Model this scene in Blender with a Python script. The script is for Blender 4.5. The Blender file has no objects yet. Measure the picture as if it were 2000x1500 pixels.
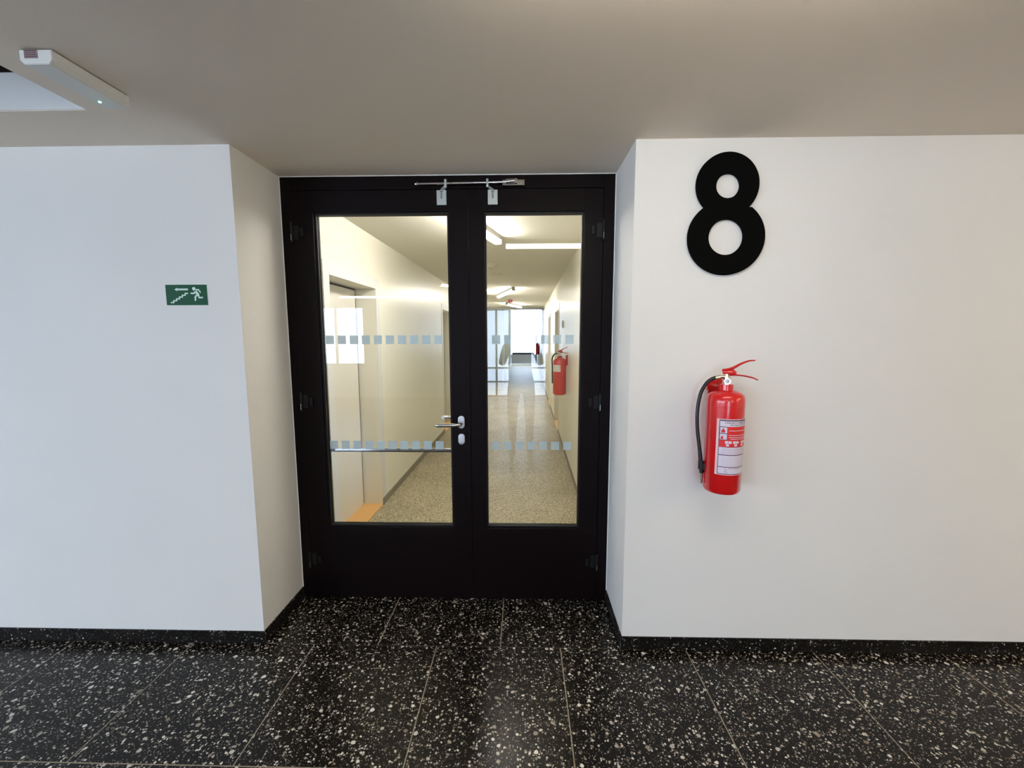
import bpy, bmesh, math, random
from mathutils import Vector, Matrix, noise

random.seed(8)
PI = math.pi
scene = bpy.context.scene
COL = scene.collection

# ------------------------------------------------------------------ camera, world, exposure
F_PX = 836.34
PITCH, YAW, ROLL = -0.11248, 0.02347, -0.00195
cam_data = bpy.data.cameras.new('camera')
cam_data.sensor_width = 36.0
cam_data.lens = 36.0 * F_PX / 2000.0
cam_data.clip_start = 0.005
cam_data.clip_end = 300
cam = bpy.data.objects.new('camera', cam_data)
COL.objects.link(cam)
fwd = Vector((-math.sin(YAW) * math.cos(PITCH), math.cos(YAW) * math.cos(PITCH), math.sin(PITCH)))
rgt = Vector((math.cos(YAW), math.sin(YAW), 0))
upv = rgt.cross(fwd)
r2 = math.cos(ROLL) * rgt + math.sin(ROLL) * upv
u2 = -math.sin(ROLL) * rgt + math.cos(ROLL) * upv
M = Matrix((r2, u2, -fwd)).transposed().to_4x4()
M.translation = Vector((0, 0, 1.5))
cam.matrix_world = M
scene.camera = cam

world = bpy.data.worlds.new('world')
scene.world = world
world.use_nodes = True
wnt = world.node_tree
bg = wnt.nodes['Background']
bg.inputs['Color'].default_value = (0.67, 0.81, 1.0, 1)      # overcast daylight outside the windows
bg.inputs['Strength'].default_value = 15.0

vs = scene.view_settings
vs.view_transform = 'Standard'
vs.look = 'None'
vs.exposure = -0.17
vs.gamma = 1.0
vs.use_curve_mapping = False

# real dimensions read off the photograph (metres, eye at 1.5 m)
H = 2.3215          # ceiling
YW = 1.92           # lobby wall face
YD = 2.297          # door frame face
XL, XR = -1.262, 0.480
BB = 0.0645         # skirting height
YB = -5.65          # back wall of the lobby with its windows
XW, XE = -9.0, 4.9  # ends of the lobby
A = 0.0136          # the corridor runs very slightly off square
CL, CR = -1.287, 0.472
CEND = 13.1
HEND = 22.7
LAMP = 96.0
LAMP_LOBBY = 33.0
ROT = Matrix.Rotation(-A, 4, 'Z')

def portal(name, loc, rot, sx, sy):
    l = bpy.data.lights.new(name, 'AREA')
    l.shape = 'RECTANGLE'; l.size = sx; l.size_y = sy
    l.cycles.is_portal = True
    o = bpy.data.objects.new(name, l)
    o.location = loc; o.rotation_euler = rot
    COL.objects.link(o)
portal('window_portal', (-6.4, YB - .12, 1.5), (PI / 2, 0, 0), 5.2, 1.44)
portal('window_portal', (-.135, YB - .12, 1.08), (PI / 2, 0, 0), 1.5, 2.15)
portal('window_portal', (XW - .12, -2.95, 1.5), (PI / 2, 0, -PI / 2), 4.5, 1.44)
portal('window_portal', (-.2 + HEND * A, HEND + .15, 1.7), (PI / 2, 0, PI), 1.4, 2.3)

# ------------------------------------------------------------------ materials
def new_mat(name):
    m = bpy.data.materials.new(name); m.use_nodes = True
    nt = m.node_tree
    return m, nt, nt.nodes['Principled BSDF']

def N(nt, kind, **kw):
    n = nt.nodes.new(kind)
    for k, v in kw.items():
        if k in n.inputs: n.inputs[k].default_value = v
        else: setattr(n, k, v)
    return n

def paint(name, col, rough=.5, bump=.05, scale=180, var=.03, metallic=0, spec=.5, coat=0):
    m, nt, p = new_mat(name)
    g = N(nt, 'ShaderNodeNewGeometry')
    n1 = N(nt, 'ShaderNodeTexNoise', Scale=scale, Detail=3.0)
    n2 = N(nt, 'ShaderNodeTexNoise', Scale=1.7, Detail=2.0)
    nt.links.new(g.outputs['Position'], n1.inputs['Vector'])
    nt.links.new(g.outputs['Position'], n2.inputs['Vector'])
    mx = N(nt, 'ShaderNodeMixRGB')
    mx.inputs[1].default_value = (*[c * (1 - var) for c in col], 1)
    mx.inputs[2].default_value = (*[min(1, c * (1 + var)) for c in col], 1)
    nt.links.new(n2.outputs['Fac'], mx.inputs[0])
    nt.links.new(mx.outputs[0], p.inputs['Base Color'])
    if bump:
        b = N(nt, 'ShaderNodeBump', Strength=bump, Distance=.002)
        nt.links.new(n1.outputs['Fac'], b.inputs['Height'])
        nt.links.new(b.outputs['Normal'], p.inputs['Normal'])
    p.inputs['Roughness'].default_value = rough
    p.inputs['Metallic'].default_value = metallic
    p.inputs['Specular IOR Level'].default_value = spec
    p.inputs['Coat Weight'].default_value = coat
    p.inputs['Coat Roughness'].default_value = .08
    return m

def emit(name, col, s):
    m, nt, p = new_mat(name)
    p.inputs['Base Color'].default_value = (.8, .8, .8, 1)
    p.inputs['Emission Color'].default_value = (*col, 1)
    p.inputs['Emission Strength'].default_value = s
    return m

def glass(name, tint=(1, 1, 1), base=.04):
    """Thin clear pane: transparent with a Schlick mirror term on each face."""
    m, nt, p = new_mat(name)
    nt.nodes.remove(p)
    out = nt.nodes['Material Output']
    g = N(nt, 'ShaderNodeNewGeometry')
    d = N(nt, 'ShaderNodeVectorMath', operation='DOT_PRODUCT')
    nt.links.new(g.outputs['Normal'], d.inputs[0]); nt.links.new(g.outputs['Incoming'], d.inputs[1])
    ab = N(nt, 'ShaderNodeMath', operation='ABSOLUTE'); nt.links.new(d.outputs['Value'], ab.inputs[0])
    om = N(nt, 'ShaderNodeMath', operation='SUBTRACT'); om.inputs[0].default_value = 1
    nt.links.new(ab.outputs[0], om.inputs[1])
    pw = N(nt, 'ShaderNodeMath', operation='POWER'); pw.inputs[1].default_value = 5
    nt.links.new(om.outputs[0], pw.inputs[0])
    ml = N(nt, 'ShaderNodeMath', operation='MULTIPLY_ADD')
    ml.inputs[1].default_value = 1 - base; ml.inputs[2].default_value = base
    nt.links.new(pw.outputs[0], ml.inputs[0])
    t = N(nt, 'ShaderNodeBsdfTransparent'); t.inputs['Color'].default_value = (*tint, 1)
    gl = N(nt, 'ShaderNodeBsdfGlossy', Roughness=0.0)
    mx = N(nt, 'ShaderNodeMixShader')
    nt.links.new(ml.outputs[0], mx.inputs[0]); nt.links.new(t.outputs[0], mx.inputs[1]); nt.links.new(gl.outputs[0], mx.inputs[2])
    nt.links.new(mx.outputs[0], out.inputs['Surface'])
    return m

def frosted(name, col, alpha):
    m, nt, p = new_mat(name)
    out = nt.nodes['Material Output']
    t = N(nt, 'ShaderNodeBsdfTransparent')
    tr = N(nt, 'ShaderNodeBsdfTranslucent'); tr.inputs['Color'].default_value = (*col, 1)
    a = N(nt, 'ShaderNodeMixShader'); a.inputs[0].default_value = .25
    p.inputs['Base Color'].default_value = (*col, 1); p.inputs['Roughness'].default_value = .6
    nt.links.new(p.outputs[0], a.inputs[1]); nt.links.new(tr.outputs[0], a.inputs[2])
    b = N(nt, 'ShaderNodeMixShader'); b.inputs[0].default_value = alpha
    nt.links.new(t.outputs[0], b.inputs[1]); nt.links.new(a.outputs[0], b.inputs[2])
    nt.links.new(b.outputs[0], out.inputs['Surface'])
    return m

def terrazzo(name, base, layers, rough, spec=.4):
    """layers: (cell scale, share of cells with a chip, max radius in cells, chip colour dark, chip colour light)"""
    m, nt, p = new_mat(name)
    L = nt.links
    g = N(nt, 'ShaderNodeNewGeometry')
    oi = N(nt, 'ShaderNodeObjectInfo')
    sh = N(nt, 'ShaderNodeVectorMath', operation='SCALE'); sh.inputs['Scale'].default_value = 7.0
    cb = N(nt, 'ShaderNodeCombineXYZ')
    for i in range(3): L.new(oi.outputs['Random'], cb.inputs[i])
    L.new(cb.outputs[0], sh.inputs[0])
    add = N(nt, 'ShaderNodeVectorMath', operation='ADD')
    L.new(g.outputs['Position'], add.inputs[0]); L.new(sh.outputs[0], add.inputs[1])
    wn = N(nt, 'ShaderNodeTexNoise', Scale=90.0, Detail=2.0)
    L.new(add.outputs[0], wn.inputs['Vector'])
    ws = N(nt, 'ShaderNodeVectorMath', operation='MULTIPLY_ADD')
    ws.inputs[1].default_value = (.009, .009, .009); 
    L.new(wn.outputs['Color'], ws.inputs[0]); L.new(add.outputs[0], ws.inputs[2])
    big = N(nt, 'ShaderNodeTexNoise', Scale=2.5, Detail=2.0); L.new(add.outputs[0], big.inputs['Vector'])
    mb = N(nt, 'ShaderNodeMixRGB'); mb.inputs[1].default_value = (*[c * .75 for c in base], 1); mb.inputs[2].default_value = (*[c * 1.25 for c in base], 1)
    L.new(big.outputs['Fac'], mb.inputs[0])
    cur = mb.outputs[0]
    for sc, prob, rad, c0, c1 in layers:
        v = N(nt, 'ShaderNodeTexVoronoi', Scale=sc, Randomness=.95); L.new(ws.outputs[0], v.inputs['Vector'])
        sep = N(nt, 'ShaderNodeSeparateColor'); L.new(v.outputs['Color'], sep.inputs[0])
        # radius of the chip in this cell
        r = N(nt, 'ShaderNodeMapRange'); r.inputs['From Min'].default_value = 1 - prob; r.inputs['From Max'].default_value = 1
        r.inputs['To Min'].default_value = 0; r.inputs['To Max'].default_value = rad
        L.new(sep.outputs[0], r.inputs['Value'])
        sub = N(nt, 'ShaderNodeMath', operation='SUBTRACT'); L.new(r.outputs[0], sub.inputs[0]); L.new(v.outputs['Distance'], sub.inputs[1])
        st = N(nt, 'ShaderNodeMapRange'); st.inputs['From Min'].default_value = 0; st.inputs['From Max'].default_value = .05
        L.new(sub.outputs[0], st.inputs['Value'])
        cm = N(nt, 'ShaderNodeMixRGB'); cm.inputs[1].default_value = (*c0, 1); cm.inputs[2].default_value = (*c1, 1)
        L.new(sep.outputs[1], cm.inputs[0])
        mx = N(nt, 'ShaderNodeMixRGB'); L.new(st.outputs[0], mx.inputs[0]); L.new(cur, mx.inputs[1]); L.new(cm.outputs[0], mx.inputs[2])
        cur = mx.outputs[0]
    L.new(cur, p.inputs['Base Color'])
    p.inputs['Roughness'].default_value = rough
    p.inputs['Specular IOR Level'].default_value = spec
    return m

WALL = paint('white_wall_paint', (.81, .80, .775), .7, .12, 160, .03, 0, .2)
WALL_C = paint('corridor_wall_paint', (.89, .87, .745), .32, .05, 160)
CEIL = paint('ceiling_paint', (.90, .80, .685), .9, .15, 140)
CEIL_C = paint('corridor_ceiling_paint', (.92, .90, .79), .85, .1, 140)
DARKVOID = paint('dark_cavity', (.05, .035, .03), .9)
BLACK = paint('black_door_coating', (.0052, .0024, .0028), .42, .12, 500, .1, 0, .10)
BLACKM = paint('black_hardware', (.0035, .003, .003), .5, .05, 180, .03, 0, .3)
SIGNBLACK = paint('matt_black_plate', (.0025, .0025, .0025), .6, .05, 180, .03, 0, .03)
GROUT = paint('grout', (.34, .30, .23), .9, .2, 400, .15)
GROUTD = paint('skirting_joint', (.05, .045, .035), .9)
TERR = terrazzo('black_terrazzo', (.0065, .0050, .0034),
                [(230, .34, .60, (.05, .04, .03), (.40, .37, .32)),
                 (105, .52, .58, (.12, .09, .06), (.80, .78, .70)),
                 (44, .30, .44, (.24, .20, .15), (.92, .90, .84))], .27, .24)
TERR_SHADED = terrazzo('shaded_skirting_terrazzo', (.0045, .0035, .0028),  # finer chips, and dimmer than the floor: shade at the wall foot in the colour
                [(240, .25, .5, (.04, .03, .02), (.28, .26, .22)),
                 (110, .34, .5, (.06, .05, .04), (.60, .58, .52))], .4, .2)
TERRC = terrazzo('beige_speckled_floor', (.45, .40, .265),
                [(190, .55, .75, (.14, .11, .05), (.24, .18, .10)),
                 (100, .50, .62, (.07, .055, .03), (.12, .10, .05)),
                 (90, .30, .55, (.66, .62, .48), (.88, .84, .70))], .5, .15)
SKIRT_C = paint('corridor_skirting', (.22, .19, .13), .4)
STEEL = paint('brushed_steel', (.62, .60, .57), .25, .02, 600, .05, 1)
CHROME = paint('bright_chrome', (.80, .80, .80), .12, 0, 600, .03, 1)
GALV = paint('galvanised_plate', (.60, .66, .66), .35, .05, 400, .08, .8)
ALU = paint('satin_aluminium', (.60, .62, .68), .4, .03, 500, .05, .55)
BRASS = paint('nickel_plated_valve', (.70, .64, .50), .2, 0, 500, .05, 1)
RED = paint('red_enamel', (.66, .006, .008), .28, .0, 300, .06, 0, .5, .6)
RED2 = paint('dull_red_enamel', (.60, .045, .03), .3, .0, 300, .06, 0, .5, .4)
DARKRED = paint('dark_red_lever', (.50, .008, .010), .3)
RUBBER = paint('black_rubber', (.008, .008, .008), .35)
WHITEP = paint('white_plastic', (.78, .79, .77), .4)
WHITED = paint('white_lacquer', (.78, .76, .69), .3)
GREYP = paint('grey_fixture_housing', (.48, .46, .42), .4)
WOOD = paint('orange_wood', (.80, .46, .15), .35, .1, 60, .15)
GREEN = paint('green_sign_face', (.003, .078, .030), .45, .05, 180, .03, 0, .15)
MINT = paint('pale_sign_print', (.62, .80, .70), .5)
PAPER = paint('label_white', (.72, .66, .76), .45)
PAPERP = paint('label_border', (.85, .58, .58), .45)
INK = paint('label_ink', (.10, .04, .10), .6)
LABRED = paint('label_red', (.72, .02, .02), .4)
STICK = frosted('frosted_square', (.52, .68, .78), .62)
GLASS = glass('clear_glass')
WGLASS = glass('window_glass', (.97, .98, 1))
LAMPM = emit('lamp_diffuser_glow', (1.0, .95, .86), LAMP)
LAMPL = emit('lobby_lamp_glow', (1.0, .93, .82), LAMP_LOBBY)
FILL_WARM = emit('warm_fill_glow', (1.0, .74, .34), 55.0)  # glow of the added strip that warms the right wall
FILL_GLOBE = emit('fill_globe_glow', (1.0, .86, .64), 44.0)  # glow of the added pendants, as is the next one
FILL_GLOBE_L = emit('cool_fill_globe_glow', (1.0, .93, .86), 34.0)
LED = emit('green_led', (.15, 1, .5), 12)
FRAMEW = paint('window_frame_grey', (.5, .52, .55), .4)
OUTG = paint('pale_paving', (.80, .79, .76), .9)

# ------------------------------------------------------------------ mesh helpers
class MB:
    def __init__(s): s.bm = bmesh.new()
    def box(s, x0, x1, y0, y1, z0, z1, bev=0):
        t = bmesh.new()
        vs_ = [t.verts.new((x, y, z)) for x in (x0, x1) for y in (y0, y1) for z in (z0, z1)]
        for f in ((0, 1, 3, 2), (4, 6, 7, 5), (0, 4, 5, 1), (2, 3, 7, 6), (0, 2, 6, 4), (1, 5, 7, 3)):
            t.faces.new([vs_[i] for i in f])
        if bev: bmesh.ops.bevel(t, geom=t.edges[:], offset=bev, segments=2, profile=.6, affect='EDGES')
        s.add(t); return s
    def add(s, t, mat=None):
        if mat is not None: bmesh.ops.transform(t, matrix=mat, verts=t.verts[:])
        me = bpy.data.meshes.new('tmp'); t.to_mesh(me); t.free(); s.bm.from_mesh(me); bpy.data.meshes.remove(me); return s
    def obox(s, p0, p1, w, h, bev=0):
        """box running from p0 to p1 with width w (sideways) and height h"""
        p0, p1 = Vector(p0), Vector(p1); d = p1 - p0; ln = d.length
        t = MB(); t.box(-w / 2, w / 2, 0, ln, -h / 2, h / 2, bev)
        y = d.normalized(); x = y.cross(Vector((0, 0, 1)))
        if x.length < 1e-4: x = Vector((1, 0, 0))
        x.normalize(); z = x.cross(y)
        m = Matrix((x, y, z)).transposed().to_4x4(); m.translation = p0
        s.add(t.bm, m); return s
    def cyl(s, p0, p1, r0, r1=None, n=24):
        r1 = r0 if r1 is None else r1
        p0, p1 = Vector(p0), Vector(p1); d = p1 - p0
        t = bmesh.new()
        bmesh.ops.create_cone(t, cap_ends=True, segments=n, radius1=r0, radius2=r1, depth=d.length)
        m = d.to_track_quat('Z', 'Y').to_matrix().to_4x4(); m.translation = (p0 + p1) / 2
        s.add(t, m); return s
    def lathe(s, prof, c=(0, 0, 0), n=40, axis='Z'):
        t = bmesh.new(); rings = []
        for r, z in prof:
            if r < 1e-6: rings.append([t.verts.new((0, 0, z))])
            else: rings.append([t.verts.new((r * math.cos(2 * PI * i / n), r * math.sin(2 * PI * i / n), z)) for i in range(n)])
        for a, b in zip(rings, rings[1:]):
            for i in range(n):
                j = (i + 1) % n
                if len(a) == 1 and len(b) > 1: t.faces.new((a[0], b[i], b[j]))
                elif len(b) == 1 and len(a) > 1: t.faces.new((a[i], b[0], a[j]))
                elif len(a) > 1: t.faces.new((a[i], b[i], b[j], a[j]))
        m = Matrix.Translation(c)
        if axis == 'Y': m = m @ Matrix.Rotation(PI / 2, 4, 'X')
        if axis == 'X': m = m @ Matrix.Rotation(PI / 2, 4, 'Y')
        bmesh.ops.recalc_face_normals(t, faces=t.faces[:])
        s.add(t, m); return s
    def tube(s, pts, r, n=12, smooth=6, flat=1.0):
        P = [Vector(p) for p in pts]; R = r if isinstance(r, (list, tuple)) else [r] * len(P)
        Q, RR = [], []
        for i in range(len(P) - 1):
            a, b, c, d = P[max(i - 1, 0)], P[i], P[i + 1], P[min(i + 2, len(P) - 1)]
            for k in range(smooth):
                u = k / smooth
                Q.append(.5 * ((2 * b) + (c - a) * u + (2 * a - 5 * b + 4 * c - d) * u * u + (3 * b - a - 3 * c + d) * u ** 3) if smooth > 1 else b)
                RR.append(R[i] * (1 - u) + R[i + 1] * u)
        Q.append(P[-1]); RR.append(R[-1])
        t = bmesh.new(); rings = []; up = Vector((0, 0, 1)); side = None
        for i, q in enumerate(Q):
            d = (Q[min(i + 1, len(Q) - 1)] - Q[max(i - 1, 0)]).normalized()
            if side is None:
                side = d.cross(up) if abs(d.z) < .95 else d.cross(Vector((1, 0, 0)))
            side = (side - d * side.dot(d)).normalized(); v = d.cross(side)
            rings.append([t.verts.new(q + RR[i] * (side * math.cos(2 * PI * k / n) + v * flat * math.sin(2 * PI * k / n))) for k in range(n)])
        for a, b in zip(rings, rings[1:]):
            for k in range(n): t.faces.new((a[k], a[(k + 1) % n], b[(k + 1) % n], b[k]))
        t.faces.new(rings[0][::-1]); t.faces.new(rings[-1])
        bmesh.ops.recalc_face_normals(t, faces=t.faces[:])
        s.add(t); return s
    def flat(s, loops, x0, z0, y, depth, bev=0):
        """filled outline(s) in the XZ plane, facing -Y, front at y, going back by depth"""
        cu = bpy.data.curves.new('c', 'CURVE'); cu.dimensions = '2D'; cu.fill_mode = 'BOTH'
        cu.extrude = depth / 2 - bev; cu.bevel_depth = bev; cu.bevel_resolution = 1; cu.offset = -bev
        for lp in loops:
            sp = cu.splines.new('POLY'); sp.points.add(len(lp) - 1); sp.use_cyclic_u = True
            for k, (a, b) in enumerate(lp): sp.points[k].co = (a, b, 0, 1)
        s.from_curve(cu, Matrix.Translation((x0, y + depth / 2, z0)) @ Matrix.Rotation(PI / 2, 4, 'X')); return s
    def from_curve(s, cu, mat):
        o = bpy.data.objects.new('c', cu); COL.objects.link(o)
        me = bpy.data.meshes.new_from_object(o); bpy.data.objects.remove(o); bpy.data.curves.remove(cu)
        me.transform(mat); s.bm.from_mesh(me); bpy.data.meshes.remove(me)
        bmesh.ops.remove_doubles(s.bm, verts=s.bm.verts[:], dist=1e-6)
        return s

W = {}
def reg(o, m): W[o.name] = m; return o

def tag(o, label=None, cat=None, group=None, kind=None):
    if label: o['label'] = label
    if cat: o['category'] = cat
    if group: o['group'] = group
    if kind: o['kind'] = kind
    return o

def thing(name, label, cat, loc, rot=0, group=None, kind=None, cor=False):
    o = bpy.data.objects.new(name, None); COL.objects.link(o)
    o.empty_display_size = .05
    m = Matrix.Translation(loc) @ Matrix.Rotation(rot, 4, 'Z')
    if cor: m = ROT @ m
    o.location = m.to_translation(); o.rotation_euler = (0, 0, rot - (A if cor else 0))
    tag(o, label, cat, group, kind)
    return reg(o, m)

def obj(name, mb, mat, parent=None, label=None, cor=False, smooth=False, kind=None, cat=None, group=None):
    bm = mb.bm if isinstance(mb, MB) else mb
    me = bpy.data.meshes.new(name)
    o = bpy.data.objects.new(name, me)
    if parent is not None:
        m = W[parent.name].inverted()
        if cor: m = m @ ROT
        bmesh.ops.transform(bm, matrix=m, verts=bm.verts[:])
        o.parent = parent; base = W[parent.name]
    else:
        xs = [v.co.x for v in bm.verts]; ys = [v.co.y for v in bm.verts]; zs = [v.co.z for v in bm.verts]
        c = Vector(((min(xs) + max(xs)) / 2, (min(ys) + max(ys)) / 2, min(zs)))
        bmesh.ops.transform(bm, matrix=Matrix.Translation(-c), verts=bm.verts[:])
        base = Matrix.Translation(c)
        if cor:
            base = ROT @ base; o.rotation_euler = (0, 0, -A)
        o.location = base.to_translation()
    bm.to_mesh(me); bm.free()
    if mat is not None: me.materials.append(mat)
    if smooth:
        me.shade_smooth()
        try: me.set_sharp_from_angle(angle=math.radians(40))
        except Exception: pass
    COL.objects.link(o)
    tag(o, label, cat, group, kind)
    return reg(o, base)

def dup_tree(o, m_new, label=None):
    """copy a thing, its parts and sub-parts; m_new = new world matrix of the root"""
    def rec(src, par):
        c = src.copy(); COL.objects.link(c); c.parent = par
        W[c.name] = W[src.name]
        for k in list(src.children): rec(k, c)
        return c
    r = rec(o, None)
    r.location = m_new.to_translation(); r.rotation_euler = m_new.to_euler()
    if label: r['label'] = label
    return r

def circ(cx, cy, r, n=48, ry=None, a0=0, a1=2 * PI):
    ry = r if ry is None else ry
    k = n if a1 - a0 > 6.28 else n + 1
    return [(cx + r * math.cos(a0 + (a1 - a0) * i / n), cy + ry * math.sin(a0 + (a1 - a0) * i / n)) for i in range(k)]

def stadium(cx, cy, w, h, n=12):
    r = w / 2
    return circ(cx, cy + h / 2 - r, r, n, a0=0, a1=PI) + circ(cx, cy - h / 2 + r, r, n, a0=PI, a1=2 * PI)

# ------------------------------------------------------------------ lobby structure
fl = thing('floor', 'black terrazzo tile floor with light chips in front of the black double door', 'floor', (0, 0, 0), kind='structure')
obj('grout_bed', MB().box(XW, XE, YB, YD + .06, -.06, -.0004), GROUT, fl)
T = .6; J = .0046
TX0 = -1.0142
tile_me = None
def tile_at(x0, x1, y0, y1):
    global tile_me
    x0 = max(x0, XW); x1 = min(x1, XE); y0 = max(y0, YB)
    if x1 - x0 < .03 or y1 - y0 < .03: return
    full = abs(x1 - x0 - T) < 1e-5 and abs(y1 - y0 - T) < 1e-5
    if full and tile_me:
        o = bpy.data.objects.new('tile', tile_me); COL.objects.link(o); o.parent = fl; o.location = (x0, y0, 0); return
    b = MB().box(J / 2, x1 - x0 - J / 2, J / 2, y1 - y0 - J / 2, -.012, 0)
    me = bpy.data.meshes.new('tile'); b.bm.to_mesh(me); b.bm.free(); me.materials.append(TERR)
    o = bpy.data.objects.new('tile', me); COL.objects.link(o); o.parent = fl; o.location = (x0, y0, 0)
    if full: tile_me = me
row = 0
y1 = YW
while y1 > YB:
    off = TX0 if row % 2 == 0 else TX0 + .3107
    k0 = math.floor((XW - off) / T)
    x = off + k0 * T
    while x < XE:
        tile_at(x, x + T, y1 - T, y1); x += T
    y1 -= T; row += 1
# row in the door recess, cut by the two reveals and the door frame
xs = [XL, TX0 + .3107, TX0 + .9107, XR]
for a, b in zip(xs, xs[1:]):
    tile_at(a, b, YW - .0034, YD + .06)

wl = obj('wall_left', MB().box(XW, XL, YW, 2.40, 0, H + .05, .0015), WALL, label='white plastered wall left of the black door carrying the green exit sign', cat='wall', kind='structure')
wr = obj('wall_right', MB().box(XR, XE, YW, 2.40, 0, H + .05, .0015), WALL, label='white plastered wall right of the black door carrying the big number 8', cat='wall', kind='structure')
# ceiling with a rectangular opening on the left
hx0, hx1, hy0, hy1 = -3.6, -1.59, .10, 1.63
b = MB()
for x0, x1, y0, y1_ in ((XW, hx0, YB, 2.40), (hx1, XE, YB, 2.40), (hx0, hx1, YB, hy0), (hx0, hx1, hy1, 2.40)):
    b.box(x0, x1, y0, y1_, H, H + .13)
ce = obj('ceiling', b, CEIL, label='warm grey lobby ceiling with a rectangular opening at its left', cat='ceiling', kind='structure')
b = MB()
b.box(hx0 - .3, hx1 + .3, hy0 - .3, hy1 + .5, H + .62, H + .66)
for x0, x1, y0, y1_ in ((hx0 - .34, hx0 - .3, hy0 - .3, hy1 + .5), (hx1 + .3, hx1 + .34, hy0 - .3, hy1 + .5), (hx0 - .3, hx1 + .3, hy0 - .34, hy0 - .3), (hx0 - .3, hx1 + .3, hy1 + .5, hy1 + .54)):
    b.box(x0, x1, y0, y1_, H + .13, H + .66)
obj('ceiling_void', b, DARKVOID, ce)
b = MB().box(hx0, hx1, hy1 - .004, hy1, H + .002, H + .13).box(hx1 - .004, hx1, hy0, hy1 - .004, H + .002, H + .13)
obj('opening_rim', b, WALL, ce, label='white painted edge of the ceiling opening')

# skirting of cut terrazzo pieces
def skirting(name, label, runs):
    t = thing(name, label, 'skirting', (runs[0][0], runs[0][1], 0), kind='structure')
    for x0, y0, x1, y1_, nx, ny, cuts in runs:
        d = Vector((x1 - x0, y1_ - y0, 0)); ln = d.length; d.normalize()
        nrm = Vector((nx, ny, 0))
        cs = [0] + cuts + [ln]
        for a, c in zip(cs, cs[1:]):
            p, q = Vector((x0, y0, 0)) + d * (a + .0012), Vector((x0, y0, 0)) + d * (c - .0012)
            lo = Vector((min(p.x, q.x), min(p.y, q.y), 0)); hi = Vector((max(p.x, q.x), max(p.y, q.y), 0))
            e = nrm * .006
            obj('tile', MB().box(min(lo.x, lo.x + e.x), max(hi.x, hi.x + e.x), min(lo.y, lo.y + e.y), max(hi.y, hi.y + e.y), .0005, BB), TERR_SHADED, t)
        e = nrm * .003
        obj('joint_filler', MB().box(min(x0, x1, x0 + e.x), max(x0, x1, x0 + e.x), min(y0, y1_, y0 + e.y), max(y0, y1_, y0 + e.y), .0005, BB - .002), GROUTD, t)
    return t
cutL = [TX0 + k * T - XW for k in range(-13, 0) if TX0 + k * T > XW + .05]
cutR = [TX0 + k * T - XR for k in range(3, 10) if XR < TX0 + k * T < XE - .05]
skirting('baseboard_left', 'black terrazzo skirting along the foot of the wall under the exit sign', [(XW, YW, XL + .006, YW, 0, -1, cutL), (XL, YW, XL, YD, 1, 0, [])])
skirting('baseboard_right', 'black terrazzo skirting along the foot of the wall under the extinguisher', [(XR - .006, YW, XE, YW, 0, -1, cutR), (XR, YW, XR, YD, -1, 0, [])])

# the rest of the lobby, behind the camera
def wall_with_holes_y(name, label, y0, y1_, x0, x1, z1, holes, mat, cor=False):
    """wall spanning x, thickness y0..y1, holes [(hx0,hx1,hz0,hz1)] sorted in x"""
    b = MB(); x = x0
    for a, c, z0, zt in holes:
        if a > x: b.box(x, a, y0, y1_, 0, z1)
        if z0 > 0: b.box(a, c, y0, y1_, 0, z0)
        if zt < z1: b.box(a, c, y0, y1_, zt, z1)
        x = c
    if x1 > x: b.box(x, x1, y0, y1_, 0, z1)
    return obj(name, b, mat, label=label, cat='wall', kind='structure', cor=cor)
wall_with_holes_y('wall_back', 'white lobby wall behind the viewer with daylight windows', YB - .2, YB, XW, XE, H + .05,
                  [(-8.9, -3.8, .78, 2.22), (-.89, .62, 0, 2.15)], WALL)
b = MB(); b.box(XW - .2, XW, YB, -5.2, 0, H + .05).box(XW - .2, XW, -.7, 2.4, 0, H + .05).box(XW - .2, XW, -5.2, -.7, 0, .78).box(XW - .2, XW, -5.2, -.7, 2.22, H + .05)
obj('wall_side_left', b, WALL, label='white end wall of the lobby with a long window', cat='wall', kind='structure')
obj('wall_side_right', MB().box(XE, XE + .2, YB, 2.4, 0, H + .05), WALL, label='plain white end wall of the lobby', cat='wall', kind='structure')

def window_x(name, label, x0, x1, z0, z1, y, mull, trans):
    w = thing(name, label, 'window', ((x0 + x1) / 2, y, z0), kind='structure')
    b = MB(); t = .05
    b.box(x0, x1, y - .03, y + .03, z0, z0 + t).box(x0, x1, y - .03, y + .03, z1 - t, z1)
    b.box(x0, x0 + t, y - .03, y + .03, z0 + t, z1 - t).box(x1 - t, x1, y - .03, y + .03, z0 + t, z1 - t)
    obj('window_frame', b, FRAMEW, w)
    for m in mull: obj('mullion', MB().box(m - .025, m + .025, y - .03, y + .03, z0 + t, z1 - t), FRAMEW, w)
    for z in trans: obj('transom', MB().box(x0 + t, x1 - t, y - .028, y + .028, z - .02, z + .02), FRAMEW, w)
    xs_ = [x0 + t] + list(mull) + [x1 - t]
    for a, c in zip(xs_, xs_[1:]):
        obj('pane', MB().box(a, c, y - .004, y + .004, z0 + t, z1 - t), WGLASS, w)
window_x('window_1', 'wide daylight window with one visible mullion mirrored in the left glass', -8.9, -3.8, .78, 2.22, YB - .1, [-7.6, -6.1, -4.52], [])
window_x('window_2', 'tall glazed balcony opening mirrored in the right glass', -.89, .62, 0, 2.15, YB - .1, [-.62, -.30, .2], [.72, .38])
w3 = thing('window_3', 'long window in the left end wall of the lobby', 'window', (XW - .1, -2.2, .78), kind='structure')
b = MB().box(XW - .13, XW - .07, -5.2, -.7, .78, .83).box(XW - .13, XW - .07, -5.2, -.7, 2.17, 2.22)
for y in (-5.2, -3.7, -2.2, -.75): b.box(XW - .13, XW - .07, y, y + .05, .83, 2.17)
obj('window_frame', b, FRAMEW, w3)
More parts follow.
